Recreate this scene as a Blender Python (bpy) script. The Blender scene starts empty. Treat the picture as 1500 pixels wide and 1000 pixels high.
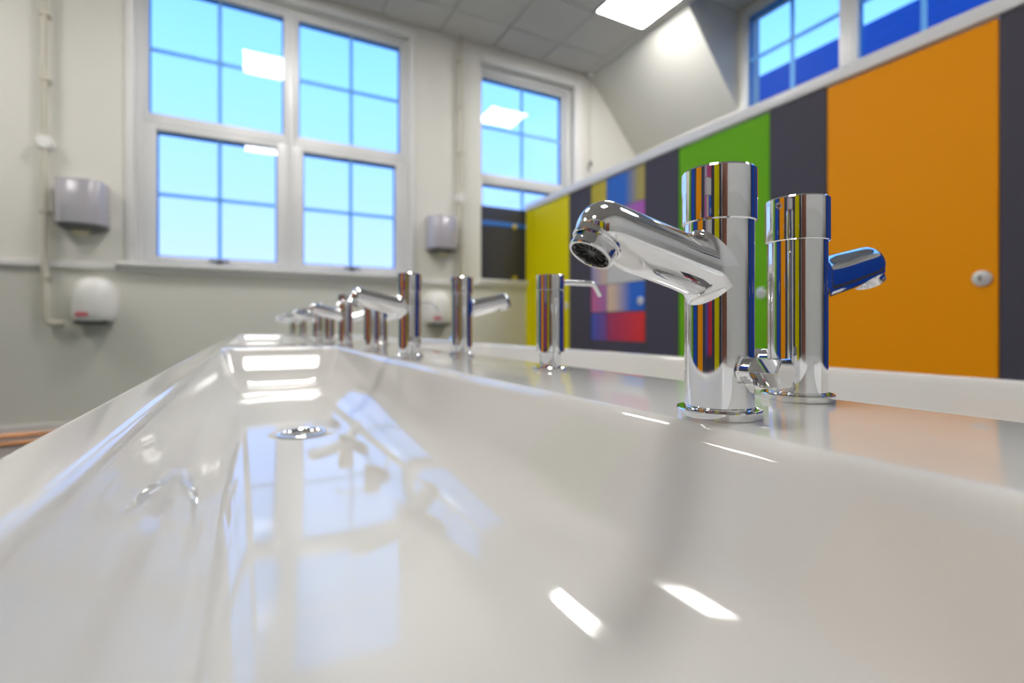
import bpy, bmesh, math, random
from mathutils import Vector, Matrix
random.seed(4)
sc = bpy.context.scene
C = sc.collection
PI = math.pi

# ------------------------------------------------------------------ camera
CAM_Z = 0.8562
DECK = 0.80
cd = bpy.data.cameras.new('camera')
cam = bpy.data.objects.new('camera', cd); C.objects.link(cam)
cam.location = (0, 0, CAM_Z)
cam.rotation_euler = (PI/2, 0, -math.radians(27.87))
cd.sensor_width = 36.0
cd.lens = 730*36/1500
cd.shift_y = -22/1500
cd.clip_start = 0.005
cd.clip_end = 300
cd.dof.use_dof = True
cd.dof.focus_distance = 0.335
cd.dof.aperture_fstop = 4.6
sc.camera = cam

# ------------------------------------------------------------------ sky and exposure
w = bpy.data.worlds.new('sky'); sc.world = w; w.use_nodes = True
nt = w.node_tree; nt.nodes.clear()
tc = nt.nodes.new('ShaderNodeTexCoord'); sx = nt.nodes.new('ShaderNodeSeparateXYZ')
rp = nt.nodes.new('ShaderNodeValToRGB'); bg = nt.nodes.new('ShaderNodeBackground'); wo = nt.nodes.new('ShaderNodeOutputWorld')
nt.links.new(tc.outputs['Generated'], sx.inputs[0]); nt.links.new(sx.outputs['Z'], rp.inputs[0])
nt.links.new(rp.outputs[0], bg.inputs[0]); nt.links.new(bg.outputs[0], wo.inputs[0])
e = rp.color_ramp.elements
e[0].position = 0.0; e[0].color = (0.60, 0.76, 1.50, 1)
e[1].position = 0.80; e[1].color = (0.10, 0.42, 1.35, 1)
m_ = e.new(0.13); m_.color = (0.54, 0.76, 1.55, 1)
m_ = e.new(0.25); m_.color = (0.45, 0.77, 1.60, 1)
m_ = e.new(0.42); m_.color = (0.33, 0.76, 1.60, 1)
bg.inputs[1].default_value = 1.22
LAMP = 33.0                     # radiance of the ceiling panels
vs = sc.view_settings
vs.view_transform = 'Standard'; vs.look = 'None'; vs.gamma = 1.0; vs.use_curve_mapping = False
vs.exposure = 0.2

# ------------------------------------------------------------------ materials
MATS = {}
def mat(name, col, rough=0.5, metal=0.0, noise=0.0, nscale=40.0, bump=0.0, spec=0.5, coat=0.0):
    if name in MATS: return MATS[name]
    m = bpy.data.materials.new(name); m.use_nodes = True
    t = m.node_tree; b = t.nodes['Principled BSDF']
    b.inputs['Base Color'].default_value = (*col, 1)
    b.inputs['Roughness'].default_value = rough
    b.inputs['Metallic'].default_value = metal
    b.inputs['Specular IOR Level'].default_value = spec
    b.inputs['Coat Weight'].default_value = coat
    if noise or bump:
        tcn = t.nodes.new('ShaderNodeTexCoord'); n = t.nodes.new('ShaderNodeTexNoise')
        n.inputs['Scale'].default_value = nscale; n.inputs['Detail'].default_value = 5
        t.links.new(tcn.outputs['Object'], n.inputs['Vector'])
        if noise:
            mx = t.nodes.new('ShaderNodeMix'); mx.data_type = 'RGBA'
            mx.inputs[6].default_value = (*[max(0, c*(1-noise)) for c in col], 1)
            mx.inputs[7].default_value = (*[min(1, c*(1+noise)) for c in col], 1)
            t.links.new(n.outputs['Fac'], mx.inputs[0]); t.links.new(mx.outputs[2], b.inputs['Base Color'])
        if bump:
            bp = t.nodes.new('ShaderNodeBump'); bp.inputs['Strength'].default_value = bump; bp.inputs['Distance'].default_value = 0.002
            t.links.new(n.outputs['Fac'], bp.inputs['Height']); t.links.new(bp.outputs[0], b.inputs['Normal'])
    MATS[name] = m
    return m

def emit_mat(name, col, s):
    m = bpy.data.materials.new(name); m.use_nodes = True
    t = m.node_tree; b = t.nodes['Principled BSDF']
    b.inputs['Base Color'].default_value = (0.9, 0.9, 0.9, 1)
    b.inputs['Emission Color'].default_value = (*col, 1); b.inputs['Emission Strength'].default_value = s
    MATS[name] = m; return m

def grad_mat(name, c0, c1, axis='Y', lo=0.0, hi=1.0):
    """printed colour blend across a door panel"""
    m = bpy.data.materials.new(name); m.use_nodes = True
    t = m.node_tree; b = t.nodes['Principled BSDF']
    tcn = t.nodes.new('ShaderNodeTexCoord'); s = t.nodes.new('ShaderNodeSeparateXYZ'); r = t.nodes.new('ShaderNodeValToRGB')
    t.links.new(tcn.outputs['Generated'], s.inputs[0]); t.links.new(s.outputs[axis], r.inputs[0]); t.links.new(r.outputs[0], b.inputs['Base Color'])
    r.color_ramp.elements[0].position = lo; r.color_ramp.elements[0].color = (*c0, 1)
    r.color_ramp.elements[1].position = hi; r.color_ramp.elements[1].color = (*c1, 1)
    b.inputs['Roughness'].default_value = 0.42
    MATS[name] = m; return m

def glass_mat(name, tint, rough=0.02, f0=0.035, fg=0.95):
    m = bpy.data.materials.new(name); m.use_nodes = True
    t = m.node_tree; t.nodes.clear()
    o = t.nodes.new('ShaderNodeOutputMaterial'); mx = t.nodes.new('ShaderNodeMixShader')
    tr = t.nodes.new('ShaderNodeBsdfTransparent'); gl = t.nodes.new('ShaderNodeBsdfGlossy'); lw = t.nodes.new('ShaderNodeLayerWeight')
    tr.inputs[0].default_value = (*tint, 1); gl.inputs['Roughness'].default_value = rough; lw.inputs[0].default_value = 0.5
    pw = t.nodes.new('ShaderNodeMath'); pw.operation = 'POWER'; pw.inputs[1].default_value = 5
    fr = t.nodes.new('ShaderNodeMath'); fr.operation = 'MULTIPLY_ADD'; fr.inputs[1].default_value = fg; fr.inputs[2].default_value = f0
    t.links.new(lw.outputs['Facing'], pw.inputs[0]); t.links.new(pw.outputs[0], fr.inputs[0])
    t.links.new(fr.outputs[0], mx.inputs[0]); t.links.new(tr.outputs[0], mx.inputs[1]); t.links.new(gl.outputs[0], mx.inputs[2])
    t.links.new(mx.outputs[0], o.inputs[0])
    MATS[name] = m; return m

def wall_mat():
    """two coats of paint: cream above the dado, greyer below"""
    m = bpy.data.materials.new('wall_paint'); m.use_nodes = True
    t = m.node_tree; b = t.nodes['Principled BSDF']
    g = t.nodes.new('ShaderNodeNewGeometry'); s = t.nodes.new('ShaderNodeSeparateXYZ'); c = t.nodes.new('ShaderNodeMath'); c.operation = 'GREATER_THAN'
    c.inputs[1].default_value = 1.33
    mx = t.nodes.new('ShaderNodeMix'); mx.data_type = 'RGBA'
    mx.inputs[6].default_value = (0.69, 0.68, 0.62, 1); mx.inputs[7].default_value = (0.77, 0.755, 0.705, 1)
    t.links.new(g.outputs['Position'], s.inputs[0]); t.links.new(s.outputs['Z'], c.inputs[0]); t.links.new(c.outputs[0], mx.inputs[0])
    t.links.new(mx.outputs[2], b.inputs['Base Color'])
    n = t.nodes.new('ShaderNodeTexNoise'); n.inputs['Scale'].default_value = 60; bp = t.nodes.new('ShaderNodeBump'); bp.inputs['Strength'].default_value = 0.08
    t.links.new(g.outputs['Position'], n.inputs['Vector']); t.links.new(n.outputs['Fac'], bp.inputs['Height']); t.links.new(bp.outputs[0], b.inputs['Normal'])
    b.inputs['Roughness'].default_value = 0.45
    MATS['wall'] = m
wall_mat()

mat('ceiling', (0.64, 0.62, 0.59), 0.9, noise=0.06, nscale=120)
mat('grid', (0.57, 0.56, 0.55), 0.6)
mat('slope', (0.70, 0.69, 0.65), 0.7)
mat('floor', (0.30, 0.31, 0.32), 0.35, noise=0.2, nscale=90)
mat('white_paint', (0.80, 0.79, 0.78), 0.35)
mat('upvc', (0.76, 0.76, 0.77), 0.3)
mb_ = mat('bar', (0.50, 0.82, 1.0), 0.4)
_t = mb_.node_tree; _tr = _t.nodes.new('ShaderNodeBsdfTranslucent'); _tr.inputs[0].default_value = (0.75, 0.92, 1.0, 1)
_mx = _t.nodes.new('ShaderNodeMixShader'); _mx.inputs[0].default_value = 0.78
_t.links.new(_t.nodes['Principled BSDF'].outputs[0], _mx.inputs[1]); _t.links.new(_tr.outputs[0], _mx.inputs[2])
_t.links.new(_mx.outputs[0], _t.nodes['Material Output'].inputs[0])
glass_mat('glass', (0.94, 0.98, 1.0)); glass_mat('weak_reflect_glass', (0.90, 0.97, 1.0), 0.5, 0.004, 0.10)  # second glass: reflection weakened and blurred to lose the lamp image
mat('sky_tint_reveal', (0.04, 0.28, 0.80), 0.6)  # outer reveal with the blue sky light put into its colour
mat('handle_grey', (0.10, 0.10, 0.11), 0.4)
mat('infill', (0.05, 0.05, 0.065), 0.25)
mat('blue_strip', (0.03, 0.17, 0.60), 0.4)
mat('yellow_knob', (0.62, 0.47, 0.03), 0.4)
mat('chrome', (0.86, 0.87, 0.89), 0.035, 1.0)
mat('steel', (0.62, 0.62, 0.63), 0.25, 1.0)
mat('black', (0.05, 0.05, 0.05), 0.35)
mat('latch_metal', (0.86, 0.86, 0.87), 0.28, 0.6)
mat('dark', (0.005, 0.005, 0.005), 0.7)
def sink_mat():
    """cast white solid surface: glossy, very slightly speckled"""
    m = mat('sink', (0.69, 0.68, 0.655), 0.06, spec=0.6)
    t = m.node_tree; b = t.nodes['Principled BSDF']
    tcn = t.nodes.new('ShaderNodeTexCoord')
    n = t.nodes.new('ShaderNodeTexVoronoi'); n.inputs['Scale'].default_value = 85
    r = t.nodes.new('ShaderNodeValToRGB')
    r.color_ramp.elements[0].position = 0.02; r.color_ramp.elements[0].color = (0.30, 0.28, 0.26, 1)
    r.color_ramp.elements[1].position = 0.035; r.color_ramp.elements[1].color = (1, 1, 1, 1)
    n2 = t.nodes.new('ShaderNodeTexNoise'); n2.inputs['Scale'].default_value = 14; n2.inputs['Detail'].default_value = 3
    r2 = t.nodes.new('ShaderNodeValToRGB'); r2.color_ramp.elements[0].position = 0.60; r2.color_ramp.elements[1].position = 0.68
    mx = t.nodes.new('ShaderNodeMix'); mx.data_type = 'RGBA'
    mx.inputs[6].default_value = (1, 1, 1, 1)
    mul = t.nodes.new('ShaderNodeMix'); mul.data_type = 'RGBA'; mul.blend_type = 'MULTIPLY'; mul.inputs[0].default_value = 1
    mul.inputs[6].default_value = (0.69, 0.68, 0.655, 1)
    L = t.links
    L.new(tcn.outputs['Object'], n.inputs['Vector']); L.new(tcn.outputs['Object'], n2.inputs['Vector'])
    L.new(n.outputs['Distance'], r.inputs[0]); L.new(n2.outputs['Fac'], r2.inputs[0])
    L.new(r2.outputs[0], mx.inputs[0]); L.new(r.outputs[0], mx.inputs[7])
    L.new(mx.outputs[2], mul.inputs[7]); L.new(mul.outputs[2], b.inputs['Base Color'])
    # faint smears in the polish
    n3 = t.nodes.new('ShaderNodeTexNoise'); n3.inputs['Scale'].default_value = 9; n3.inputs['Detail'].default_value = 6
    mr = t.nodes.new('ShaderNodeMapRange'); mr.inputs[1].default_value = 0.35; mr.inputs[2].default_value = 0.75; mr.inputs[3].default_value = 0.02; mr.inputs[4].default_value = 0.07
    L.new(tcn.outputs['Object'], n3.inputs['Vector']); L.new(n3.outputs['Fac'], mr.inputs[0]); L.new(mr.outputs[0], b.inputs['Roughness'])
sink_mat()
mat('charcoal', (0.078, 0.073, 0.098), 0.5, spec=0.15, noise=0.06, nscale=300)
mat('orange', (0.95, 0.345, 0.0), 0.5, spec=0.15, noise=0.04, nscale=300)
mat('green', (0.15, 0.46, 0.008), 0.5, spec=0.15, noise=0.04, nscale=300)
mat('yellow', (0.78, 0.69, 0.0), 0.5, spec=0.15, noise=0.04, nscale=300)
mat('blue', (0.01, 0.07, 0.45), 0.5, spec=0.15, noise=0.04, nscale=300)
mat('rail', (0.82, 0.82, 0.83), 0.3)
mat('conduit', (0.62, 0.59, 0.50), 0.45)
mat('plastic_white', (0.86, 0.85, 0.83), 0.25)
mat('plastic_grey', (0.50, 0.48, 0.53), 0.2, 0.15)
mat('paper', (0.62, 0.58, 0.42), 0.8)
mat('red_label', (0.62, 0.12, 0.15), 0.5)
mat('copper', (0.75, 0.36, 0.16), 0.3, 0.9)
mat('wood', (0.33, 0.14, 0.09), 0.4, noise=0.35, nscale=8)
mat('roof', (0.006, 0.055, 0.24), 0.8, noise=0.35, nscale=3)  # grey slate, with the blue cast of the sky put into the colour
mat('brick', (0.25, 0.22, 0.25), 0.8)
mat('grass', (0.10, 0.14, 0.06), 0.9, noise=0.3, nscale=3)
mat('porcelain', (0.85, 0.85, 0.84), 0.12)
emit_mat('lamp', (1.0, 0.975, 0.93), LAMP)

# ------------------------------------------------------------------ mesh helpers
class MB:
    def __init__(s): s.bm = bmesh.new()
    def _v(s, p): return s.bm.verts.new(p)
    def face(s, vs_):
        try: return s.bm.faces.new(vs_)
        except ValueError: return None
    def box(s, x0, x1, y0, y1, z0, z1, bev=0.0, seg=2):
        r = bmesh.ops.create_cube(s.bm, size=1)
        vv = r['verts']
        for v in vv:
            v.co = Vector(((x0+x1)/2 + v.co.x*(x1-x0), (y0+y1)/2 + v.co.y*(y1-y0), (z0+z1)/2 + v.co.z*(z1-z0)))
        if bev:
            ed = list({e_ for v in vv for e_ in v.link_edges})
            bmesh.ops.bevel(s.bm, geom=ed, offset=bev, segments=seg, profile=0.5, affect='EDGES')
        return s
    def lathe(s, prof, seg=48, M=None, squeeze=None):
        """prof: list of (r, z); r = 0 closes"""
        M = M or Matrix()
        rings = []
        for r, z in prof:
            if r <= 1e-7: rings.append([s._v(M @ Vector((0, 0, z)))])
            else:
                rg = []
                for i in range(seg):
                    a = 2*PI*i/seg
                    p = Vector((r*math.cos(a), r*math.sin(a), z))
                    if squeeze: p = squeeze(p)
                    rg.append(s._v(M @ p))
                rings.append(rg)
        for a, b in zip(rings, rings[1:]): s.bridge(a, b)
        return s
    def bridge(s, a, b):
        n = max(len(a), len(b))
        for i in range(n):
            j = (i+1) % n
            if len(a) == 1 and len(b) == 1: return
            if len(a) == 1: s.face((a[0], b[i], b[j]))
            elif len(b) == 1: s.face((a[i], b[0], a[j]))
            else: s.face((a[i], b[i], b[j], a[j]))
    def tube(s, pts, r, seg=16, cap=True):
        pts = [Vector(p) for p in pts]
        rr = r if isinstance(r, (list, tuple)) else [r]*len(pts)
        t0 = (pts[1]-pts[0]).normalized()
        up = Vector((0, 0, 1)) if abs(t0.z) < 0.9 else Vector((1, 0, 0))
        n = t0.cross(up).normalized()
        rings = []
        for k, p in enumerate(pts):
            if k == 0: t = pts[1]-pts[0]
            elif k == len(pts)-1: t = pts[-1]-pts[-2]
            else: t = (pts[k+1]-p).normalized() + (p-pts[k-1]).normalized()
            t.normalize(); n = (n - t*n.dot(t)).normalized(); b = t.cross(n)
            rings.append([s._v(p + (n*math.cos(2*PI*i/seg) + b*math.sin(2*PI*i/seg))*rr[k]) for i in range(seg)])
        for a, b in zip(rings, rings[1:]): s.bridge(a, b)
        if cap:
            s.face(list(reversed(rings[0]))); s.face(rings[-1])
        return s
    def prism(s, poly, axis, a0, a1):
        """poly of 2-D points extruded along axis 'x','y' or 'z'"""
        def P(u, v, t): return {'x': (t, u, v), 'y': (u, t, v), 'z': (u, v, t)}[axis]
        A = [s._v(P(u, v, a0)) for u, v in poly]; B = [s._v(P(u, v, a1)) for u, v in poly]
        s.bridge(A, B); s.face(A); s.face(list(reversed(B)))
        return s
    def build(s, name, m, parent=None, smooth=None, loc=None, merge=0.0):
        if merge: bmesh.ops.remove_doubles(s.bm, verts=s.bm.verts, dist=merge)
        bmesh.ops.recalc_face_normals(s.bm, faces=s.bm.faces)
        me = bpy.data.meshes.new(name); s.bm.to_mesh(me); s.bm.free()
        if smooth is not None:
            me.shade_smooth(); me.set_sharp_from_angle(angle=math.radians(smooth))
        me.materials.append(MATS[m] if isinstance(m, str) else m)
        o = bpy.data.objects.new(name, me); C.objects.link(o)
        if parent: o.parent = parent
        if loc: o.location = loc
        return o

def tag(o, label=None, cat=None, group=None, kind=None):
    if label: o['label'] = label
    if cat: o['category'] = cat
    if group: o['group'] = group
    if kind: o['kind'] = kind
    return o
def thing(name, label, cat, loc=(0, 0, 0), rz=0, group=None):
    o = bpy.data.objects.new(name, None); C.objects.link(o); o.empty_display_size = 0.05
    o.location = loc; o.rotation_euler = (0, 0, rz)
    return tag(o, label, cat, group)
def dup(root, loc, rz, label, parent=None):
    r = root.copy(); C.objects.link(r); r.location = loc; r.rotation_euler = (0, 0, rz); r['label'] = label
    for ch in list(root.children):
        c = ch.copy(); C.objects.link(c); c.parent = r
        for g in list(ch.children):
            d = g.copy(); C.objects.link(d); d.parent = c
    return r
def inst(src, parent, loc=None):
    c = src.copy(); C.objects.link(c); c.parent = parent
    if loc is not None: c.location = loc
    return c
def struct(o, label, cat='wall'): return tag(o, label, cat, kind='structure')

# ------------------------------------------------------------------ room shell
XL, XR, YN, YB = -3.65, 4.35, -2.25, 4.87
CEIL = 3.87
TH = 0.24
struct(MB().box(XL, XR, YN, YB, -0.06, 0).build('floor', 'floor'), 'grey speckled vinyl floor of the washroom', 'floor')

def holed(m, u0, u1, z0, z1, holes, put):
    us = sorted({u0, u1, *[h[0] for h in holes], *[h[1] for h in holes]})
    zs = sorted({z0, z1, *[h[2] for h in holes], *[h[3] for h in holes]})
    for a, b in zip(us, us[1:]):
        run = None
        for c, d in zip(zs, zs[1:]):
            cu, cz = (a+b)/2, (c+d)/2
            solid = not any(h[0] < cu < h[1] and h[2] < cz < h[3] for h in holes)
            if solid: run = [run[0], d] if run else [c, d]
            if (not solid or d == zs[-1]) and run:
                put(m, a, b, run[0], run[1]); run = None
W1 = (-0.80, 1.43, 1.36, 3.75)
W2 = (2.20, 3.40, 1.36, 3.69)
m = MB()
holed(m, XL-TH, XR+TH, 0, 4.3, [W1, W2], lambda m, a, b, c, d: m.box(a, b, YB, YB+TH, c, d))
struct(m.build('wall_back', 'wall', merge=1e-5), 'cream painted end wall with two tall windows and a greyer lower half')
DORM = (-1.2, 3.30, 2.45, 3.97)
m = MB()
holed(m, YN, YB, 0, 4.3, [DORM], lambda m, a, b, c, d: m.box(XR, XR+TH, a, b, c, d))
struct(m.build('wall_right', 'wall', merge=1e-5), 'cream side wall with high windows above the orange cubicle')
struct(MB().box(XL-TH, XL, YN, YB, 0, 4.3).build('wall_left', 'wall'), 'cream side wall behind the opposite cubicles')
struct(MB().box(XL-TH, XR+TH, YN-TH, YN, 0, 4.3).build('wall_near', 'wall'), 'cream wall behind the photographer')
# suspended ceiling: backing + tiles as children
ceil = struct(MB().box(XL, 3.64, YN, YB, CEIL+0.02, CEIL+0.10).build('ceiling', 'grid'), 'grey suspended ceiling of square tiles', 'ceiling')
T = 0.6
LX = [3.23, 0.23, -2.77]; LY = [3.55, 0.55]
tile = None
x = 3.53
cols = [(3.53, 3.64)]
while x > XL+0.02:
    cols.append((max(x-T, XL), x)); x -= T
rows = []
y = 3.85
rows += [(3.85, 4.45), (4.45, YB)]
while y > YN+0.02:
    rows.append((max(y-T, YN), y)); y -= T
for a, b in cols:
    for c, d in rows:
        cx, cy = (a+b)/2, (c+d)/2
        if any(abs(cx-lx) < 0.2 for lx in LX) and any(abs(cy-ly) < 0.2 for ly in LY): continue
        full = abs(b-a-T) < 1e-4 and abs(d-c-T) < 1e-4
        if full and tile:
            inst(tile, ceil, (cx, cy, 0)); continue
        o = MB().box(-(b-a)/2+0.005, (b-a)/2-0.005, -(d-c)/2+0.005, (d-c)/2-0.005, CEIL, CEIL+0.0195, 0.003, 1).build('ceiling_tile', 'ceiling', ceil, loc=(cx, cy, 0))
        if full: tile = o
# sloping soffit beyond the dormer, dormer ceiling and its cheek
m = MB().prism([(3.64, CEIL), (4.35, 3.03), (4.35, 4.2), (3.64, 4.2)], 'y', 3.36, YB)
struct(m.build('trim_1', 'slope'), 'sloping ceiling soffit beside the high windows', 'ceiling')
m = MB().prism([(3.64, CEIL), (4.35, 3.03), (4.35, 4.2), (3.64, 4.2)], 'y', YN, -1.26)
struct(m.build('trim_2', 'slope'), 'sloping ceiling soffit past the last high window', 'ceiling')
struct(MB().box(3.64, 4.35, -1.26, 3.36, 4.02, 4.2).build('trim_3', 'slope'), 'flat ceiling of the window dormer', 'ceiling')
struct(MB().box(3.62, 3.64, -1.26, 3.36, CEIL+0.002, 4.02).build('trim_4', 'slope'), 'narrow step where ceiling meets dormer', 'trim')
# dado rail, skirting
struct(MB().box(XL, W1[0]-0.10, YB-0.028, YB, 1.295, 1.345, 0.006).build('trim_5', 'white_paint'), 'painted dado rail left of the double window', 'trim')
struct(MB().box(W1[1]+0.10, 2.75, YB-0.028, YB, 1.285, 1.335, 0.006).build('trim_6', 'white_paint'), 'painted dado rail right of the double window', 'trim')
struct(MB().box(XL, 2.75, YB-0.02, YB, 0, 0.14, 0.004).build('baseboard_back', 'white_paint'), 'skirting board along the end wall', 'baseboard')

# ------------------------------------------------------------------ windows
def sash(win, x0, x1, z0, z1, y, fw, axis='x', split_z=None, handle=False, fx=None):
    """frame of one sash + 2 x 2 panes + glazing bars; (x0..z1) is the visible glass"""
    def bx(mb, a, b, c, d, e0, e1, bev=0.0):
        if axis == 'x': return mb.box(a, b, y+c, y+d, e0, e1, bev)
        return mb.box(y-d, y-c, a, b, e0, e1, bev)     # on the right wall, c/d run outwards
    def bxo(mb, a, b, c, d, e0, e1, bev=0.0):
        if axis == 'x': return mb.box(a, b, y+c, y+d, e0, e1, bev)
        return mb.box(y+c, y+d, a, b, e0, e1, bev)
    fx = fx or fw
    m = MB()
    for (a, b, e0, e1) in ((x0-fx, x0, z0-fw, z1+fw), (x1, x1+fx, z0-fw, z1+fw), (x0, x1, z0-fw, z0), (x0, x1, z1, z1+fw)):
        bxo(m, a, b, -0.035, 0.03, e0, e1, 0.004)
    s = m.build('sash', 'upvc', win, smooth=30)
    g = MB()
    for (a, b, e0, e1) in ((x0-0.004, x0+0.011, z0, z1), (x1-0.011, x1+0.004, z0, z1), (x0, x1, z0-0.004, z0+0.011), (x0, x1, z1-0.020, z1+0.004)):
        bxo(g, a, b, 0.012, 0.036, e0, e1)
    g.build('sky_tint_edge', 'sky_tint_reveal', s)  # blue strips added round the glass in place of the sky-lit reveal
    xm = (x0+x1)/2; zm = split_z or (z0+z1)/2; bw = 0.016
    bxo(MB(), xm-bw, xm+bw, 0.004, 0.022, z0+0.004, z1-0.004).build('glazing_bar', 'bar', s)
    bxo(MB(), x0+0.004, xm-bw, 0.004, 0.022, zm-bw, zm+bw).build('glazing_bar', 'bar', s)
    bxo(MB(), xm+bw, x1-0.004, 0.004, 0.022, zm-bw, zm+bw).build('glazing_bar', 'bar', s)
    for a, b in ((x0, xm), (xm, x1)):
        for c, d in ((z0, zm), (zm, z1)):
            bxo(MB(), a, b, -0.004, 0.0, c, d).build('pane', 'glass' if axis == 'x' else 'weak_reflect_glass', s)
    if handle:
        h = MB().box(xm-0.075, xm+0.075, y-0.075, y-0.06, z0-0.030, z0-0.012, 0.004)
        h.box(xm-0.02, xm+0.02, y-0.065, y-0.03, z0-0.04, z0-0.008, 0.003)
        tag(h.build('handle', 'handle_grey', s, smooth=40), 'dark grey window catch')
GY = 4.99
def frame_ring(win, name, o, i, y0, y1, m='upvc', bev=0.004, axis='x'):
    mb = MB()
    for (a, b, c, d) in ((o[0], i[0], o[2], o[3]), (i[1], o[1], o[2], o[3]), (i[0], i[1], o[2], i[2]), (i[0], i[1], i[3], o[3])):
        if b-a < 1e-4 or d-c < 1e-4: continue
        if axis == 'x': mb.box(a, b, y0, y1, c, d, bev)
        else: mb.box(y0, y1, a, b, c, d, bev)
    return mb.build(name, m, win, smooth=30)
# double window
win = struct(bpy.data.objects.new('window_1', None), 'wide double sash window with blue sky behind, left of the taps', 'window'); C.objects.link(win)
frame_ring(win, 'frame', W1, (W1[0]+0.045, W1[1]-0.045, W1[2]+0.02, W1[3]-0.045), 4.945, 5.055)
MB().box(0.32, 0.368, 4.935, 5.06, 1.38, 3.705, 0.004).build('mullion', 'upvc', win, smooth=30)
MB().box(W1[0]+0.045, 0.32, 4.94, 5.06, 2.508, 2.556, 0.004).build('transom', 'upvc', win, smooth=30)
MB().box(0.368, W1[1]-0.045, 4.94, 5.06, 2.508, 2.556, 0.004).build('transom', 'upvc', win, smooth=30)
sash(win, -0.719, 0.282, 2.598, 3.668, GY, 0.038)
sash(win, 0.409, 1.352, 2.598, 3.668, GY, 0.038)
sash(win, -0.665, 0.227, 1.432, 2.462, GY-0.012, 0.048, handle=True, fx=0.092)
sash(win, 0.445, 1.303, 1.432, 2.462, GY-0.012, 0.048, handle=True, fx=0.092)
AR = (W1[0]-0.055, W1[1]+0.045, W1[2], W1[3]+0.06)
frame_ring(win, 'architrave', AR, (W1[0]+0.004, W1[1]-0.004, W1[2], W1[3]-0.004), YB-0.022, YB+0.004, 'white_paint', 0.005)
m = MB().box(W1[0]-0.11, W1[1]+0.09, YB-0.07, YB+0.09, 1.325, 1.362, 0.008)
m.box(W1[0]-0.08, W1[1]+0.06, YB-0.03, YB, 1.285, 1.325, 0.004)
m.build('sill', 'white_paint', win, smooth=30)
# single window, half hidden by the cubicles
win = struct(bpy.data.objects.new('window_2', None), 'single sash window behind the yellow cubicle with a dark lower panel', 'window'); C.objects.link(win)
frame_ring(win, 'frame', W2, (W2[0]+0.012, W2[1]-0.06, W2[2]+0.02, W2[3]-0.06), 4.945, 5.055)
MB().box(W2[0]+0.012, W2[1]-0.06, 4.94, 5.06, 2.455, 2.495, 0.004).build('transom', 'upvc', win, smooth=30)
sash(win, 2.25, 3.29, 2.533, 3.585, GY, 0.036)
sash(win, 2.25, 3.29, 1.425, 2.418, GY-0.012, 0.036)
frame_ring(win, 'architrave', (W2[0], W2[1]+0.10, W2[2], W2[3]+0.07), (W2[0], W2[1]-0.004, W2[2], W2[3]-0.004), YB-0.03, YB+0.004, 'white_paint', 0.006)
m = MB().box(W2[0]-0.02, W2[1]+0.05, YB-0.05, YB+0.09, 1.325, 1.362, 0.008); m.build('sill', 'white_paint', win, smooth=30)
ip = MB().box(2.225, 3.33, 4.905, 4.925, 1.365, 2.165, 0.003).build('infill_board', 'infill', win)
tag(ip, 'dark glossy board over the lower window')
MB().box(2.225, 3.33, 4.897, 4.905, 1.955, 2.005, 0.002).build('strip', 'blue_strip', ip)
for zz in (1.965, 1.392):
    MB().lathe([(0, 0.022), (0.022, 0.020), (0.028, 0.010), (0.028, 0)], 20, Matrix.Translation((2.62, 4.897, zz)) @ Matrix.Rotation(PI/2, 4, 'X')).build('knob', 'yellow_knob', ip, smooth=40)
# high side windows in the dormer
names = ['high dormer window nearest the end wall, above the green door', 'high dormer window above the orange door', 'high dormer window cut by the top right corner']
for k, (a, b) in enumerate(((2.39, 3.25), (1.39, 2.25), (0.39, 1.25), (-0.61, 0.25))):
    win = struct(bpy.data.objects.new('window_%d' % (k+3), None), (names+['high dormer window out of view to the right'])[k], 'window'); C.objects.link(win)
    GX = XR+0.02
    frame_ring(win, 'frame', (a-0.07, b+0.07 if k else DORM[1], DORM[2], DORM[3]), (a-0.03, b+0.03, 2.52, 3.935), XR-0.02, XR+0.09, 'upvc', 0.004, 'y')
    sash(win, a, b, 2.55, 3.905, GX, 0.03, 'y', split_z=3.475)
struct(MB().box(XR-0.02, XR+0.09, DORM[0], -0.682, DORM[2], DORM[3]).build('trim_7', 'upvc'), 'white infill at the end of the dormer windows', 'trim')

# ------------------------------------------------------------------ outside
struct(MB().box(-60, 60, -40, 90, -0.5, -0.25).build('ground', 'grass'), 'grass and paving outside the windows', 'ground')
nb = thing('neighbour_building', 'dark slate roof of the next building seen through the high windows', 'building', (10, 0, -0.25))
MB().box(0, 9, -22, 12, 0, 4.6).build('wall', 'brick', nb)
MB().prism([(-0.6, 4.45), (4.3, 9.02), (9.6, 4.45), (9.6, 4.25), (-0.6, 4.25)], 'y', -23, 13).build('roof', 'roof', nb)

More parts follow.
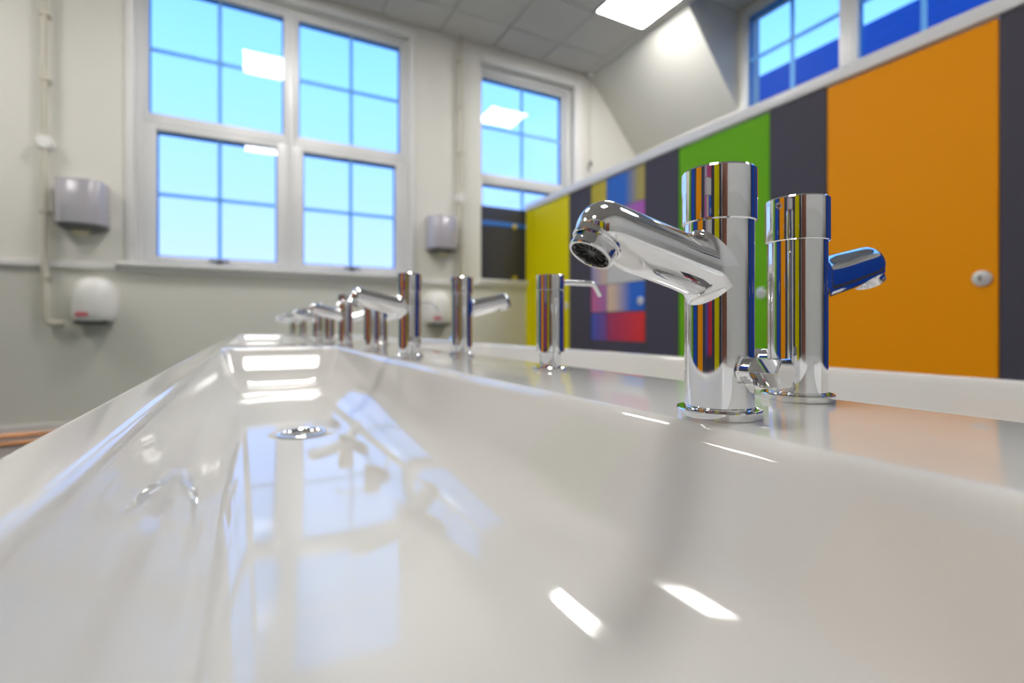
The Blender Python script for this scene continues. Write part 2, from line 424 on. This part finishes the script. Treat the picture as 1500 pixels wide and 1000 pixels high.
# ------------------------------------------------------------------ ceiling lights
def rowname(i, j):
    return {(0, 0): 'lit square ceiling panel light above the green and patterned doors',
            (0, 1): 'lit square ceiling panel light above the end of the right cubicles',
            (0, 2): 'lit square ceiling panel light over the near right corner',
            (1, 0): 'lit square ceiling panel light over the far end of the trough',
            (1, 1): 'lit square ceiling panel light over the near taps',
            (1, 2): 'lit square ceiling panel light behind the camera',
            (2, 0): 'lit square ceiling panel light in the far left corner',
            (2, 1): 'lit square ceiling panel light over the left cubicles',
            (2, 2): 'lit square ceiling panel light over the near left corner'}[(i, j)]
lightp = None
for i, lx in enumerate(LX):
    for j, ly in enumerate(LY):
        if lightp is None:
            lightp = thing('ceiling_light', rowname(i, j), 'light', (lx, ly, CEIL), 0, 'square panel lights in the ceiling')
            mb = MB()
            for (a, b, c, d) in ((-0.3, -0.28, -0.3, 0.3), (0.28, 0.3, -0.3, 0.3), (-0.28, 0.28, -0.3, -0.28), (-0.28, 0.28, 0.28, 0.3)):
                mb.box(a, b, c, d, -0.006, 0.019)
            mb.build('frame', 'upvc', lightp)
            MB().box(-0.28, 0.28, -0.28, 0.28, -0.003, 0.015).build('diffuser', 'lamp', lightp)
        else: dup(lightp, (lx, ly, CEIL), 0, rowname(i, j))

# ------------------------------------------------------------------ wash trough (double sided island)
tr = thing('wash_trough', 'long white double-sided wash trough with taps down its centre', 'sink', (0, 0, 0))
X0, X1, Y0, Y1 = -0.099, 0.733, -0.42, 3.98
XC = (X0+X1)/2
NC = 12
def rrect(x0, x1, y0, y1, r, z):
    out = []
    for c, (sx_, sy_) in enumerate(((1, 1), (-1, 1), (-1, -1), (1, -1))):
        cx = (x1-r) if sx_ > 0 else (x0+r); cy = (y1-r) if sy_ > 0 else (y0+r)
        for i in range(NC+1):
            a = (c + i/NC)*PI/2
            out.append((cx + r*math.cos(a), cy + r*math.sin(a), z))
    return out
D = 0.108
def basin_profile():
    pts = []
    def quad(p0, p1, p2, n, skip=0):
        for i in range(skip, n+1):
            t = i/n
            pts.append(((1-t)**2*p0[0]+2*t*(1-t)*p1[0]+t*t*p2[0], (1-t)**2*p0[1]+2*t*(1-t)*p1[1]+t*t*p2[1]))
    quad((-0.13, 0), (0, 0), (0.085, -0.085), 7)
    quad((0.35, -0.50), (0.80, -1), (1.70, -1), 12)
    return [(f, z*D) for f, z in pts]
BP = basin_profile()
m = MB()
def basin(m, cell, hole, ins, drain):
    """cell: deck rectangle, hole: basin mouth, ins: insets of the four walls (x0, x1, y0, y1) at the floor"""
    rings = [[m._v(p) for p in rrect(*cell, 0.0, DECK)]]
    for f, z in BP:
        r = 0.042 + 0.006*max(f, 0) - (0.004 if f < 0 else 0)
        rings.append([m._v(p) for p in rrect(hole[0]+ins[0]*f, hole[1]-ins[1]*f, hole[2]+ins[2]*f, hole[3]-ins[3]*f, r, DECK+z)])
    zf = DECK - D
    rings.append([m._v(p) for p in rrect(drain[0]-0.05, drain[0]+0.05, drain[1]-0.05, drain[1]+0.05, 0.046, zf)])
    N = 4*(NC+1)
    for rad, dz in ((0.046, 0.0), (0.034, -0.002), (0.0305, -0.006), (0.0305, -0.012)):
        angs = [(c + (i+0.02)/(NC+0.04))*PI/2 for c in range(4) for i in range(NC+1)]
        rings.append([m._v((drain[0]+rad*math.cos(a), drain[1]+rad*math.sin(a), zf+dz)) for a in angs])
    for a, b in zip(rings, rings[1:]): m.bridge(a, b)
EO = 0.008
LEFT = (-0.060, 0.227); RIGHT = (2*XC-0.227, 2*XC+0.060)
BA = (-0.20, 1.50); BB = (1.72, 3.82)
DR = []
for (hx, ins) in ((LEFT, (0.038, 0.060)), (RIGHT, (0.060, 0.038))):
    cell_x = (X0+EO, XC) if hx is LEFT else (XC, X1-EO)
    for (hy, cy) in ((BA, (Y0+EO, 1.61)), (BB, (1.61, Y1-EO))):
        d = ((hx[0]+ins[0]+hx[1]-ins[1])/2, 0.83 if hy is BA else 2.77)
        DR.append(d)
        basin(m, (*cell_x, *cy), (*hx, *hy), (*ins, 0.10, 0.11), d)
# outer edge and skirt
rings = []
for k in range(7):
    a = k/6*PI/2
    o = EO*(1-math.sin(a))
    rings.append([m._v(p) for p in rrect(X0+o, X1-o, Y0+o, Y1-o, 0.0, DECK-EO*(1-math.cos(a)))])
rings.append([m._v(p) for p in rrect(X0, X1, Y0, Y1, 0.0, DECK-0.17)])
rings.append([m._v(p) for p in rrect(X0+0.02, X1-0.02, Y0+0.02, Y1-0.02, 0.0, DECK-0.17)])
for a, b in zip(rings, rings[1:]): m.bridge(a, b)
m.build('trough_body', 'sink', tr, smooth=32, merge=1e-6)
MB().box(0.13, 0.50, Y0+0.3, Y1-0.3, 0.0, DECK-0.165, 0.01).build('pedestal', 'white_paint', tr)
MB().box(X0+0.03, X1-0.03, Y0+0.03, Y1-0.03, DECK-0.172, DECK-0.158).build('underside', 'white_paint', tr)
dsrc = None
for d in DR:
    M0 = Matrix.Translation((0, 0, 0))
    if dsrc is None:
        o = MB().lathe([(0.0355, -0.0008), (0.0352, 0.0012), (0.033, 0.0022), (0.0300, 0.0012), (0.0275, -0.005), (0.0265, -0.010), (0.0265, -0.026)], 48).build('drain', 'chrome', tr, smooth=50, loc=(d[0], d[1], DECK-D))
        MB().lathe([(0.0268, -0.024), (0, -0.024)], 32).build('drain_hole', 'dark', o)
        g = MB()
        for k in range(3): g.box(-0.0265, 0.0265, -0.0012, 0.0012, -0.017, -0.014); 
        bmesh.ops.rotate(g.bm, verts=[v for v in g.bm.verts][8:16], cent=(0, 0, 0), matrix=Matrix.Rotation(PI/3, 3, 'Z'))
        bmesh.ops.rotate(g.bm, verts=[v for v in g.bm.verts][16:24], cent=(0, 0, 0), matrix=Matrix.Rotation(2*PI/3, 3, 'Z'))
        g.build('drain_grid', 'steel', o)
        dsrc = o
    else:
        o = dsrc.copy(); C.objects.link(o); o.location = (d[0], d[1], DECK-D)
        for ch in list(dsrc.children):
            c = ch.copy(); C.objects.link(c); c.parent = o

# ------------------------------------------------------------------ taps (spout along local -X, knob along local -Y)
RB, RC = 0.0208, 0.0224
def make_tap(label):
    t = thing('basin_tap', label, 'tap', (0, 0, DECK), 0, 'chrome taps along the trough')
    MB().lathe([(0, 0.0), (0.0252, 0.0), (0.0256, 0.0004), (0.0256, 0.0046), (0.0251, 0.0053), (0.0222, 0.0054), (0.0212, 0.0050), (0.0200, 0.0040)], 72).build('base_flange', 'chrome', t, smooth=35)
    MB().lathe([(RB-0.0008, 0.0030), (RB-0.0008, 0.0064), (RB, 0.0070), (RB, 0.1210)], 96).build('tap_body', 'chrome', t, smooth=35)
    cap = MB().lathe([(RB-0.0004, 0.1206), (RC-0.0009, 0.1206), (RC-0.0001, 0.1213), (RC, 0.1219), (RC, 0.1526), (RC-0.0009, 0.1538), (RC-0.0025, 0.1542), (0.0, 0.1542)], 96).build('push_cap', 'chrome', t, smooth=35)
    Ms = Matrix.Translation((RC-0.0006, 0.0, 0.147)) @ Matrix.Rotation(PI/2, 4, 'Y')
    MB().lathe([(0, 0.0004), (0.0013, 0.0004), (0.0015, 0.0014), (0.0026, 0.0013), (0.0028, -0.001)], 24, Ms).build('set_screw', 'steel', cap, smooth=40)
    # spout
    root = Vector((0, 0, 0.0875)); tip = Vector((-0.0915, 0, 0.1085))
    ax = (tip-root).normalized(); L = (tip-root).length
    sd = Vector((0, 1, 0)); up = sd.cross(ax).normalized()
    if up.z < 0: up = -up
    r0, r1 = 0.0172, 0.0163
    SEG = 72
    def hit(off):
        """distance along the spout axis at which the line (root + off + ax*s) leaves the tap body"""
        y = min(abs(off.y), RB-0.0006)
        xw = -math.sqrt(RB*RB - y*y)
        return (xw - off.x)/ax.x
    m = MB(); rings = []
    rho = 0.0045
    for j in range(9):                       # fillet where the spout grows out of the body
        a = (1 - j/8)*PI/2
        rg = []
        for i in range(SEG):
            ph = 2*PI*i/SEG
            cy, cz = math.cos(ph), math.sin(ph)
            add = rho*(1-math.cos(a))
            off = sd*(cy*min(r0+add, RB-0.0007)) + up*(cz*(r0*1.02+add*1.6))
            s_ = hit(off) - (rho*(1-math.sin(a)))*1.6 + 0.0
            s_ = hit(off) + rho*1.6*(1-math.sin(a)) - 0.0004
            rg.append(m._v(root + off + ax*s_))
        rings.append(rg)
    for s_ in [0.034, 0.045, 0.058, 0.072, L-0.008, L]:
        k = s_/L; r = r0 + (r1-r0)*k
        rings.append([m._v(root + ax*s_ + sd*(r*math.cos(2*PI*i/SEG)) + up*(r*math.sin(2*PI*i/SEG)*(1.02-0.02*k))) for i in range(SEG)])
    for k in range(1, 13):
        a = k/13*PI/2
        r = r1*math.cos(a); s_ = L + r1*0.92*math.sin(a)
        rings.append([m._v(root + ax*s_ + sd*(r*math.cos(2*PI*i/SEG)) + up*(r*math.sin(2*PI*i/SEG))) for i in range(SEG)])
    rings.append([m._v(root + ax*(L+r1*0.92))])
    tl = math.radians(33); nn = Vector((-math.sin(tl), 0, -math.cos(tl)))
    for rg in rings:                         # flat seat for the nozzle
        for v in rg:
            dd = nn.dot(v.co-tip)
            if dd > 0.0080 and ax.dot(v.co-tip) > -0.012: v.co -= nn*(dd-0.0080)
    for a, b in zip(rings, rings[1:]): m.bridge(a, b)
    sp = m.build('spout', 'chrome', t, smooth=40)
    # aerator: short nozzle under the rounded end, tilted outwards
    tilt = math.radians(33); DN = 0.0040
    n = Vector((-math.sin(tilt), 0, -math.cos(tilt)))
    zx = Vector((math.cos(tilt), 0, -math.sin(tilt)))
    M = Matrix.Translation(tip - n*DN) @ Matrix((( zx.x, 0, n.x, 0), (0, 1, 0, 0), (zx.z, 0, n.z, 0), (0, 0, 0, 1)))
    def sq(p):
        if 0.0135 < p.z < 0.0185: p.x = max(-0.0116, min(0.0116, p.x)); p.y = max(-0.0116, min(0.0116, p.y))
        return p
    MB().lathe([(0.0142, 0.0080), (0.0142, 0.0132), (0.0138, 0.0137), (0.0131, 0.0137), (0.0126, 0.0130)], 64, M).build('collar', 'chrome', sp, smooth=35)
    MB().lathe([(0.0127, 0.0088), (0.0127, 0.0140), (0.0127, 0.0180), (0.0128, 0.0188), (0.0128, 0.0202), (0.0123, 0.0208), (0.0111, 0.0208), (0.0108, 0.0200), (0.0108, 0.0170)], 64, M, sq).build('nozzle', 'chrome', sp, smooth=35)
    g = MB()
    g.lathe([(0.0107, 0.0168), (0.0107, 0.0196), (0.0092, 0.0196), (0.0088, 0.0168), (0.0, 0.0168)], 48, M)
    for k in range(12):
        a = 2*PI*k/12
        Mk = M @ Matrix.Rotation(a, 4, 'Z')
        vs_ = bmesh.ops.create_cube(g.bm, size=1)['verts']
        for v in vs_: v.co = Mk @ Vector((0.0052+v.co.x*0.0062, v.co.y*0.0007, 0.0178+v.co.z*0.0014))
        vs_ = bmesh.ops.create_cube(g.bm, size=1)['verts']
        for v in vs_: v.co = Mk @ Vector((0.0098+v.co.x*0.0014, v.co.y*0.0026, 0.0199+v.co.z*0.0010))
    g.lathe([(0.0022, 0.0170), (0.0022, 0.0188), (0, 0.0188)], 16, M)
    g.build('aerator', 'black', sp)
    # side temperature knob: round neck, six-sided grip with a hole underneath
    Mk = Matrix.Translation((0, -RB+0.0015, 0.0300)) @ Matrix.Rotation(PI/2, 4, 'X')
    kn = MB()
    kn.lathe([(0.0092, 0.0), (0.0092, 0.0010), (0.0082, 0.0016), (0.0082, 0.0076), (0.0070, 0.0084)], 48, Mk)
    k_o = kn.build('temperature_knob', 'chrome', t, smooth=35)
    h = MB()
    hx = []
    for (rad, z) in ((0.0074, 0.0076), (0.0092, 0.0088), (0.0094, 0.0252), (0.0088, 0.0260)):
        hx.append([h._v(Mk @ Vector((rad*math.cos(2*PI*i/6), rad*math.sin(2*PI*i/6), z))) for i in range(6)])
    for a, b in zip(hx, hx[1:]): h.bridge(a, b)
    h.face(hx[-1]); h.face(list(reversed(hx[0])))
    bmesh.ops.bevel(h.bm, geom=list(h.bm.edges), offset=0.0004, segments=2, affect='EDGES')
    h.build('grip', 'chrome', k_o, smooth=30)
    Mh = Matrix.Translation((-0.0020, -RB+0.0015-0.0140, 0.0300-0.0074)) @ Matrix.Rotation(PI, 4, 'Y')
    MB().lathe([(0.0030, -0.001), (0.0030, 0.0014), (0.0022, 0.0014), (0.0021, 0.0004), (0, 0.0004)], 20, Mh).build('screw_hole', 'steel', k_o, smooth=40)
    return t
TY = [0.218, 0.904, 1.592, 2.28, 2.965, 3.65]
XT_L, XT_R = 0.2635, 0.3755
llab = ['nearest large chrome tap, its spout over the front basin in sharp focus',
        'chrome tap second along the left side, spout pointing left',
        'chrome tap third along the left side, in front of the blurred far taps',
        'small blurred chrome tap fourth along the left side of the trough',
        'small blurred chrome tap fifth along the left side of the trough',
        'farthest chrome tap on the left side, only its spout tip clear']
rlab = ['near chrome tap behind the largest one, spout pointing right at the orange door',
        'chrome tap with spout pointing right in front of the small wall dispenser',
        'chrome tap on the right side mostly hidden behind the second left tap',
        'far chrome tap on the right side showing only a bright spout edge',
        'blurred chrome tap on the right side hidden behind the far left taps',
        'last chrome tap on the right side at the trough end']
tap = None
for k, yy in enumerate(TY):
    if tap is None:
        tap = make_tap(llab[0]); tap.location = (XT_L, yy, DECK)
    else: dup(tap, (XT_L, yy, DECK), 0, llab[k])
for k, yy in enumerate(TY[:4]):
    dup(tap, (XT_R, yy+0.02, DECK), PI, rlab[k])

# ------------------------------------------------------------------ soap dispensers (spout along local +X)
def make_soap(label):
    t = thing('soap_dispenser', label, 'soap dispenser', (0, 0, DECK), 0, 'chrome soap dispensers between the taps')
    MB().lathe([(0, 0), (0.0232, 0), (0.0236, 0.0005), (0.0236, 0.003), (0.0228, 0.0038), (0.0140, 0.0038)], 56).build('base_flange', 'chrome', t, smooth=35)
    MB().lathe([(0.0145, 0.003), (0.0145, 0.0232)], 48).build('neck', 'chrome', t, smooth=35)
    MB().lathe([(0.0140, 0.0228), (0.0180, 0.0228), (0.0185, 0.0233), (0.0185, 0.1022), (0.0180, 0.1027), (0.014, 0.1027)], 72).build('dispenser_body', 'chrome', t, smooth=35)
    cp = MB().lathe([(0.014, 0.1031), (0.0184, 0.1031), (0.0188, 0.1036), (0.0188, 0.1226), (0.0182, 0.1234), (0, 0.1238)], 72).build('pump_cap', 'chrome', t, smooth=35)
    pts = [(0.016, 0, 0.1150), (0.066, 0, 0.1150)]
    for k in range(1, 7):
        a = k/6*math.radians(56)
        pts.append((0.066+0.010*math.sin(a), 0, 0.1150-0.010*(1-math.cos(a))))
    d = Vector((math.cos(math.radians(56)), 0, -math.sin(math.radians(56))))
    pts.append(tuple(Vector(pts[-1])+d*0.014))
    MB().tube(pts, 0.0034, 20).build('spout', 'chrome', cp, smooth=50)
    return t
sp0 = make_soap('nearest chrome soap dispenser with thin bent spout in front of the yellow door')
sp0.location = (0.352, 0.557, DECK)
dup(sp0, (0.360, 1.262, DECK), 0, 'chrome soap dispenser behind the second left tap, thin spout pointing right')
dup(sp0, (0.2635, 1.225, DECK), PI, 'chrome soap dispenser under the second left tap spout')
dup(sp0, (0.2635, 1.935, DECK), PI, 'blurred chrome soap dispenser between third and fourth left taps')

# ------------------------------------------------------------------ toilet cubicles
mult = {}
def gm(n, a, b, lo=0.0, hi=1.0): mult[n] = grad_mat(n, a, b, 'Y', lo, hi); return n
gm('print_red', (0.80, 0.025, 0.02), (0.36, 0.03, 0.13)); gm('print_peach_blue', (0.01, 0.13, 0.62), (0.72, 0.52, 0.38), 0.35, 0.8)
gm('print_cream', (0.62, 0.62, 0.60), (0.62, 0.61, 0.58)); gm('print_teal_purple', (0.45, 0.10, 0.48), (0.02, 0.30, 0.50), 0.2, 0.9)
gm('print_blue_olive', (0.42, 0.34, 0.06), (0.005, 0.13, 0.60), 0.15, 0.5); gm('print_magenta', (0.60, 0.06, 0.10), (0.40, 0.08, 0.35))
gm('print_blue_purple', (0.20, 0.07, 0.30), (0.04, 0.09, 0.48)); gm('print_pink', (0.42, 0.16, 0.42), (0.60, 0.13, 0.32))
gm('print_lilac', (0.70, 0.50, 0.36), (0.30, 0.28, 0.52)); gm('print_yellow', (0.55, 0.44, 0.01), (0.50, 0.42, 0.01))
H0, H1 = 0.12, 2.145
def latch(parent, x, y, z, sgn):
    M = Matrix.Translation((x, y, z)) @ Matrix.Rotation(sgn*PI/2, 4, 'Y')
    l = MB().lathe([(0.034, -0.001), (0.034, 0.006), (0.030, 0.011), (0.012, 0.013), (0, 0.013)], 40, M).build('latch', 'latch_metal', parent, smooth=35)
    tag(l, 'round silver latch')
    MB().lathe([(0.013, 0.0125), (0.013, 0.024), (0.011, 0.027), (0, 0.027)], 24, M, lambda p: Vector((p.x, max(-0.004, min(0.004, p.y)), p.z))).build('thumb_turn', 'chrome', l, smooth=35)
def cubicle(front, sgn, y0, y1, p0, p1, colour, label, back, wide_end=None):
    """sgn = -1: front faces -X (right row); +1: faces +X (left row). door y0..y1, pilaster p0..p1 on its near side"""
    t = thing('toilet_cubicle', label, 'toilet cubicle', (0, 0, 0))
    th = 0.020
    def bx(mb, d0, d1, a, b, c, d, bev=0.0):   # d0/d1: depth behind the front plane
        xa, xb = front - sgn*d0, front - sgn*d1
        return mb.box(min(xa, xb), max(xa, xb), a, b, c, d, bev)
    plain = colour != 'print'
    dr = bx(MB(), 0.004, 0.004+th, y0+0.004, y1-0.004, H0, H1-0.008, 0.0015).build('door', colour if plain else 'charcoal', t)
    if not plain:
        ym = y0 + (y1-y0)*0.68
        rows_ = [(0.735, 0.975), (0.985, 1.215), (1.222, 1.400), (1.406, 1.655), (1.661, 1.855), (1.861, 2.132)]
        cr = ['print_red', 'print_peach_blue', 'print_cream', 'print_magenta', 'print_teal_purple', 'print_blue_olive']
        cl = ['print_blue_purple', 'print_pink', 'print_lilac', 'print_lilac', 'print_yellow', 'print_yellow']
        for (z0, z1), a, b in zip(rows_, cr, cl):
            for (ya, yb, mm) in ((y0+0.008, ym-0.004, a), (ym+0.004, y1-0.008, b)):
                bx(MB(), 0.0015, 0.0045, ya, yb, z0, z1).build('colour_panel', mm, dr)
    latch(dr, front - sgn*0.004, y0+0.055, 1.06, sgn)
    if p1 > p0: bx(MB(), 0.0, 0.022, p0+0.002, p1-0.002, H0, H1, 0.0015).build('pilaster', 'charcoal', t)
    if wide_end: bx(MB(), 0.0, 0.022, wide_end[0]+0.002, wide_end[1]-0.001, H0, H1, 0.0015).build('end_panel', colour, t)
    pm = (p0+p1)/2
    bx(MB(), 0.022, abs(back-front)-0.002, pm-0.01, pm+0.01, H0, 2.05).build('side_partition', 'charcoal', t)
    for yy in (p0+0.06, p1-0.06):
        xf = front - sgn*0.011
        MB().lathe([(0.022, 0), (0.022, 0.008), (0.010, 0.012), (0.010, H0)], 16, Matrix.Translation((xf, yy, 0))).build('leg', 'steel', t, smooth=35)
    return t
FR = 2.75
cubicle(FR, -1, 4.018, 4.722, 3.669, 4.018, 'yellow', 'toilet cubicle with yellow door beside the end wall window', XR, (4.722, YB))
cubicle(FR, -1, 2.965, 3.669, 2.626, 2.965, 'print', 'toilet cubicle with multicoloured block pattern door', XR)
cubicle(FR, -1, 1.911, 2.626, 1.581, 1.911, 'green', 'toilet cubicle with green door behind the nearest taps', XR)
cubicle(FR, -1, 0.882, 1.581, 0.540, 0.882, 'orange', 'toilet cubicle with orange door at the right', XR)
cubicle(FR, -1, -0.165, 0.540, -0.50, -0.165, 'blue', 'toilet cubicle with blue door right of the orange one', XR)
cubicle(FR, -1, -1.215, -0.50, -1.55, -1.215, 'blue', 'last right-hand toilet cubicle with blue door, seen only as a reflection', XR)
r = MB().box(FR-0.018, FR+0.030, -1.60, YB-0.002, H1+0.001, H1+0.068, 0.006)
tag(r.build('header_rail', 'rail', smooth=30), 'pale metal header rail along the top of the coloured cubicles', 'rail')
FL = -1.64
for (y0, col, lab) in ((2.75, 'green', 'green'), (1.70, 'blue', 'blue'), (0.65, 'orange', 'orange'), (-0.40, 'print', 'patterned'), (-1.45, 'yellow', 'yellow')):
    cubicle(FL, 1, y0, y0+0.70, y0-0.35, y0, col, 'opposite toilet cubicle with %s door, seen only as a reflection' % lab, XL, (3.45, 3.62) if col == 'green' else None)
tag(MB().box(XL+0.002, FL-0.024, 3.60, 3.62, 0, 2.05).build('end_board', 'charcoal'), 'dark end partition of the opposite cubicles', 'partition')
r = MB().box(FL-0.030, FL+0.018, -1.82, 3.63, H1+0.001, H1+0.068, 0.006)
tag(r.build('header_rail', 'rail', smooth=30), 'pale metal header rail over the opposite cubicles', 'rail')
# door behind the camera
d = struct(bpy.data.objects.new('door_1', None), 'brown wooden entrance door behind the camera', 'door'); C.objects.link(d)
MB().box(-1.75, -0.85, YN, YN+0.045, 0.005, 2.05, 0.004).build('door_leaf', 'wood', d)
mb = MB()
mb.box(-1.83, -1.75, YN, YN+0.06, 0, 2.13, 0.004); mb.box(-0.85, -0.77, YN, YN+0.06, 0, 2.13, 0.004); mb.box(-1.75, -0.85, YN, YN+0.06, 2.055, 2.13, 0.004)
mb.build('door_frame', 'white_paint', d)
MB().tube([(-0.93, YN+0.045, 1.0), (-0.93, YN+0.10, 1.0), (-1.05, YN+0.10, 1.0)], 0.010, 12).build('handle', 'steel', d, smooth=40)

# ------------------------------------------------------------------ wall fittings on the end wall
def towel(label, x, zc):
    t = thing('paper_towel_dispenser', label, 'towel dispenser', (x, YB, zc), 0, 'paper towel dispensers on the end wall')
    W, H, Dp = 0.31, 0.33, 0.20
    m = MB(); rings = []
    def outline(s, zz, ext=0.0):
        out = []
        for i in range(25):
            a = PI*i/24
            cx = math.copysign(abs(math.cos(a))**0.55, math.cos(a)); sy = abs(math.sin(a))**0.6
            out.append((cx*W/2*s, -sy*Dp*s - 0.001, zz))
        return out
    for (s, zz) in ((0.90, H/2), (0.97, H/2-0.008), (1.0, H/2-0.03), (1.0, -H/2+0.02), (0.98, -H/2)):
        rings.append([m._v(p) for p in outline(s, zz)])
    for a, b in zip(rings, rings[1:]): m.bridge(a, b)
    m.face(rings[0]); m.face(list(reversed(rings[-1])))
    m.build('cover', 'plastic_grey', t, smooth=35)
    m = MB(); rings = [[m._v(p) for p in outline(s, zz)] for (s, zz) in ((0.985, -H/2+0.001), (0.90, -H/2-0.012), (0.62, -H/2-0.03))]
    for a, b in zip(rings, rings[1:]): m.bridge(a, b)
    m.face(list(reversed(rings[-1]))); m.face(rings[0])
    m.build('chute', 'handle_grey', t, smooth=35)
    MB().prism([(-0.062, -H/2-0.022), (0.062, -H/2-0.022), (0.040, -H/2-0.075), (-0.02, -H/2-0.088), (-0.045, -H/2-0.070)], 'y', -0.105, -0.100).build('paper_towel', 'paper', t)
    MB().lathe([(0.010, 0), (0.010, 0.004), (0, 0.005)], 16, Matrix.Translation((0, -Dp+0.004, H/2-0.06)) @ Matrix.Rotation(PI/2, 4, 'X')).build('lock', 'steel', t, smooth=40)
    return t
tw = towel('grey paper towel dispenser on the wall left of the double window', -1.100, 1.775)
dup(tw, (1.735, YB, 1.80), 0, 'grey paper towel dispenser on the wall between the windows')
def dryer(label, x, zc):
    t = thing('hand_dryer', label, 'hand dryer', (x, YB, zc), 0, 'white hand dryers on the end wall')
    m = MB(); rings = []
    W, H, Dp = 0.29, 0.33, 0.19
    NR = 28
    zs_ = [(-0.5, 0.78), (-0.47, 0.86), (-0.35, 0.95), (-0.2, 1.0), (0.0, 1.0), (0.15, 0.97), (0.28, 0.88), (0.38, 0.75), (0.45, 0.58), (0.49, 0.35)]
    for (zz, s) in zs_:
        rg = []
        for i in range(NR+1):
            a = PI*i/NR
            cx = math.copysign(abs(math.cos(a))**0.75, math.cos(a)); sy = abs(math.sin(a))**0.8
            rg.append(m._v((cx*W/2*s, -sy*Dp*(0.35+0.65*s) - 0.001, zz*H)))
        rings.append(rg)
    for a, b in zip(rings, rings[1:]): m.bridge(a, b)
    m.face(rings[0]); m.face(list(reversed(rings[-1])))
    m.build('cover', 'plastic_white', t, smooth=50)
    MB().box(-0.10, 0.10, -0.155, -0.02, -H/2-0.022, -H/2+0.003, 0.006).build('air_outlet', 'black', t)
    MB().box(-0.085, -0.010, -0.187, -0.150, -0.128, -0.098, 0.003).build('warning_label', 'red_label', t)
    return t
dy = dryer('white hand dryer low on the wall under the left towel dispenser', -1.03, 1.06)
dup(dy, (1.70, YB, 1.05), 0, 'white hand dryer under the right towel dispenser, half behind taps')
# conduits
def conduit(label, x, z0, z1, zbox, hook=None):
    t = thing('cable_conduit', label, 'conduit', (x, YB, 0), 0, 'cable conduits on the end wall')
    pts = [(0, -0.048, z1), (0, -0.048, z0)]
    if hook:
        for k in range(1, 7):
            a = k/6*PI/2
            pts.append((0.05*(1-math.cos(a)), -0.048, z0-0.05*math.sin(a)))
        pts.append((hook, -0.048, z0-0.05))
    MB().tube(pts, 0.021, 16).build('pipe', 'conduit', t, smooth=40)
    zz = z1-0.25
    while zz > z0:
        if abs(zz-zbox) > 0.1: MB().box(-0.030, 0.030, -0.074, -0.002, zz-0.012, zz+0.012, 0.004).build('clip', 'conduit', t)
        zz -= 0.48
    Mb = Matrix.Translation((0, 0, zbox)) @ Matrix.Rotation(PI/2, 4, 'X')
    MB().lathe([(0, 0.002), (0.050, 0.002), (0.050, 0.070), (0.045, 0.080), (0, 0.081)], 32, Mb).build('junction_box', 'plastic_white', t, smooth=35)
conduit('cream cable conduit left of the double window', -1.318, 0.93, CEIL-0.002, 2.20, 0.115)
conduit('cream cable conduit between the two windows', 1.952, 1.36, CEIL-0.002, 2.19)
t = thing('pull_cord', 'thin pull cord hanging in the corner above the cubicles', 'pull cord', (3.60, YB-0.06, 0))
MB().tube([(0, 0, CEIL-0.003), (0, 0, 2.82)], 0.006, 8).build('cord', 'conduit', t, smooth=40)
MB().lathe([(0.008, 2.83), (0.022, 2.80), (0.022, 2.77), (0, 2.755)], 16).build('toggle', 'handle_grey', t, smooth=40)
MB().box(-0.04, 0.04, -0.04, 0.04, CEIL-0.05, CEIL-0.001, 0.006).build('switch_box', 'plastic_white', t)
# copper pipes along the skirting
for k, zz in enumerate((0.075, 0.020)):
    tag(MB().tube([(XL+0.02, YB-0.055, zz), (-0.6, YB-0.055, zz)], 0.014, 12).build('copper_pipe', 'copper', smooth=40),
        ('upper' if k == 0 else 'lower') + ' copper pipe running along the skirting at the left', 'pipe')
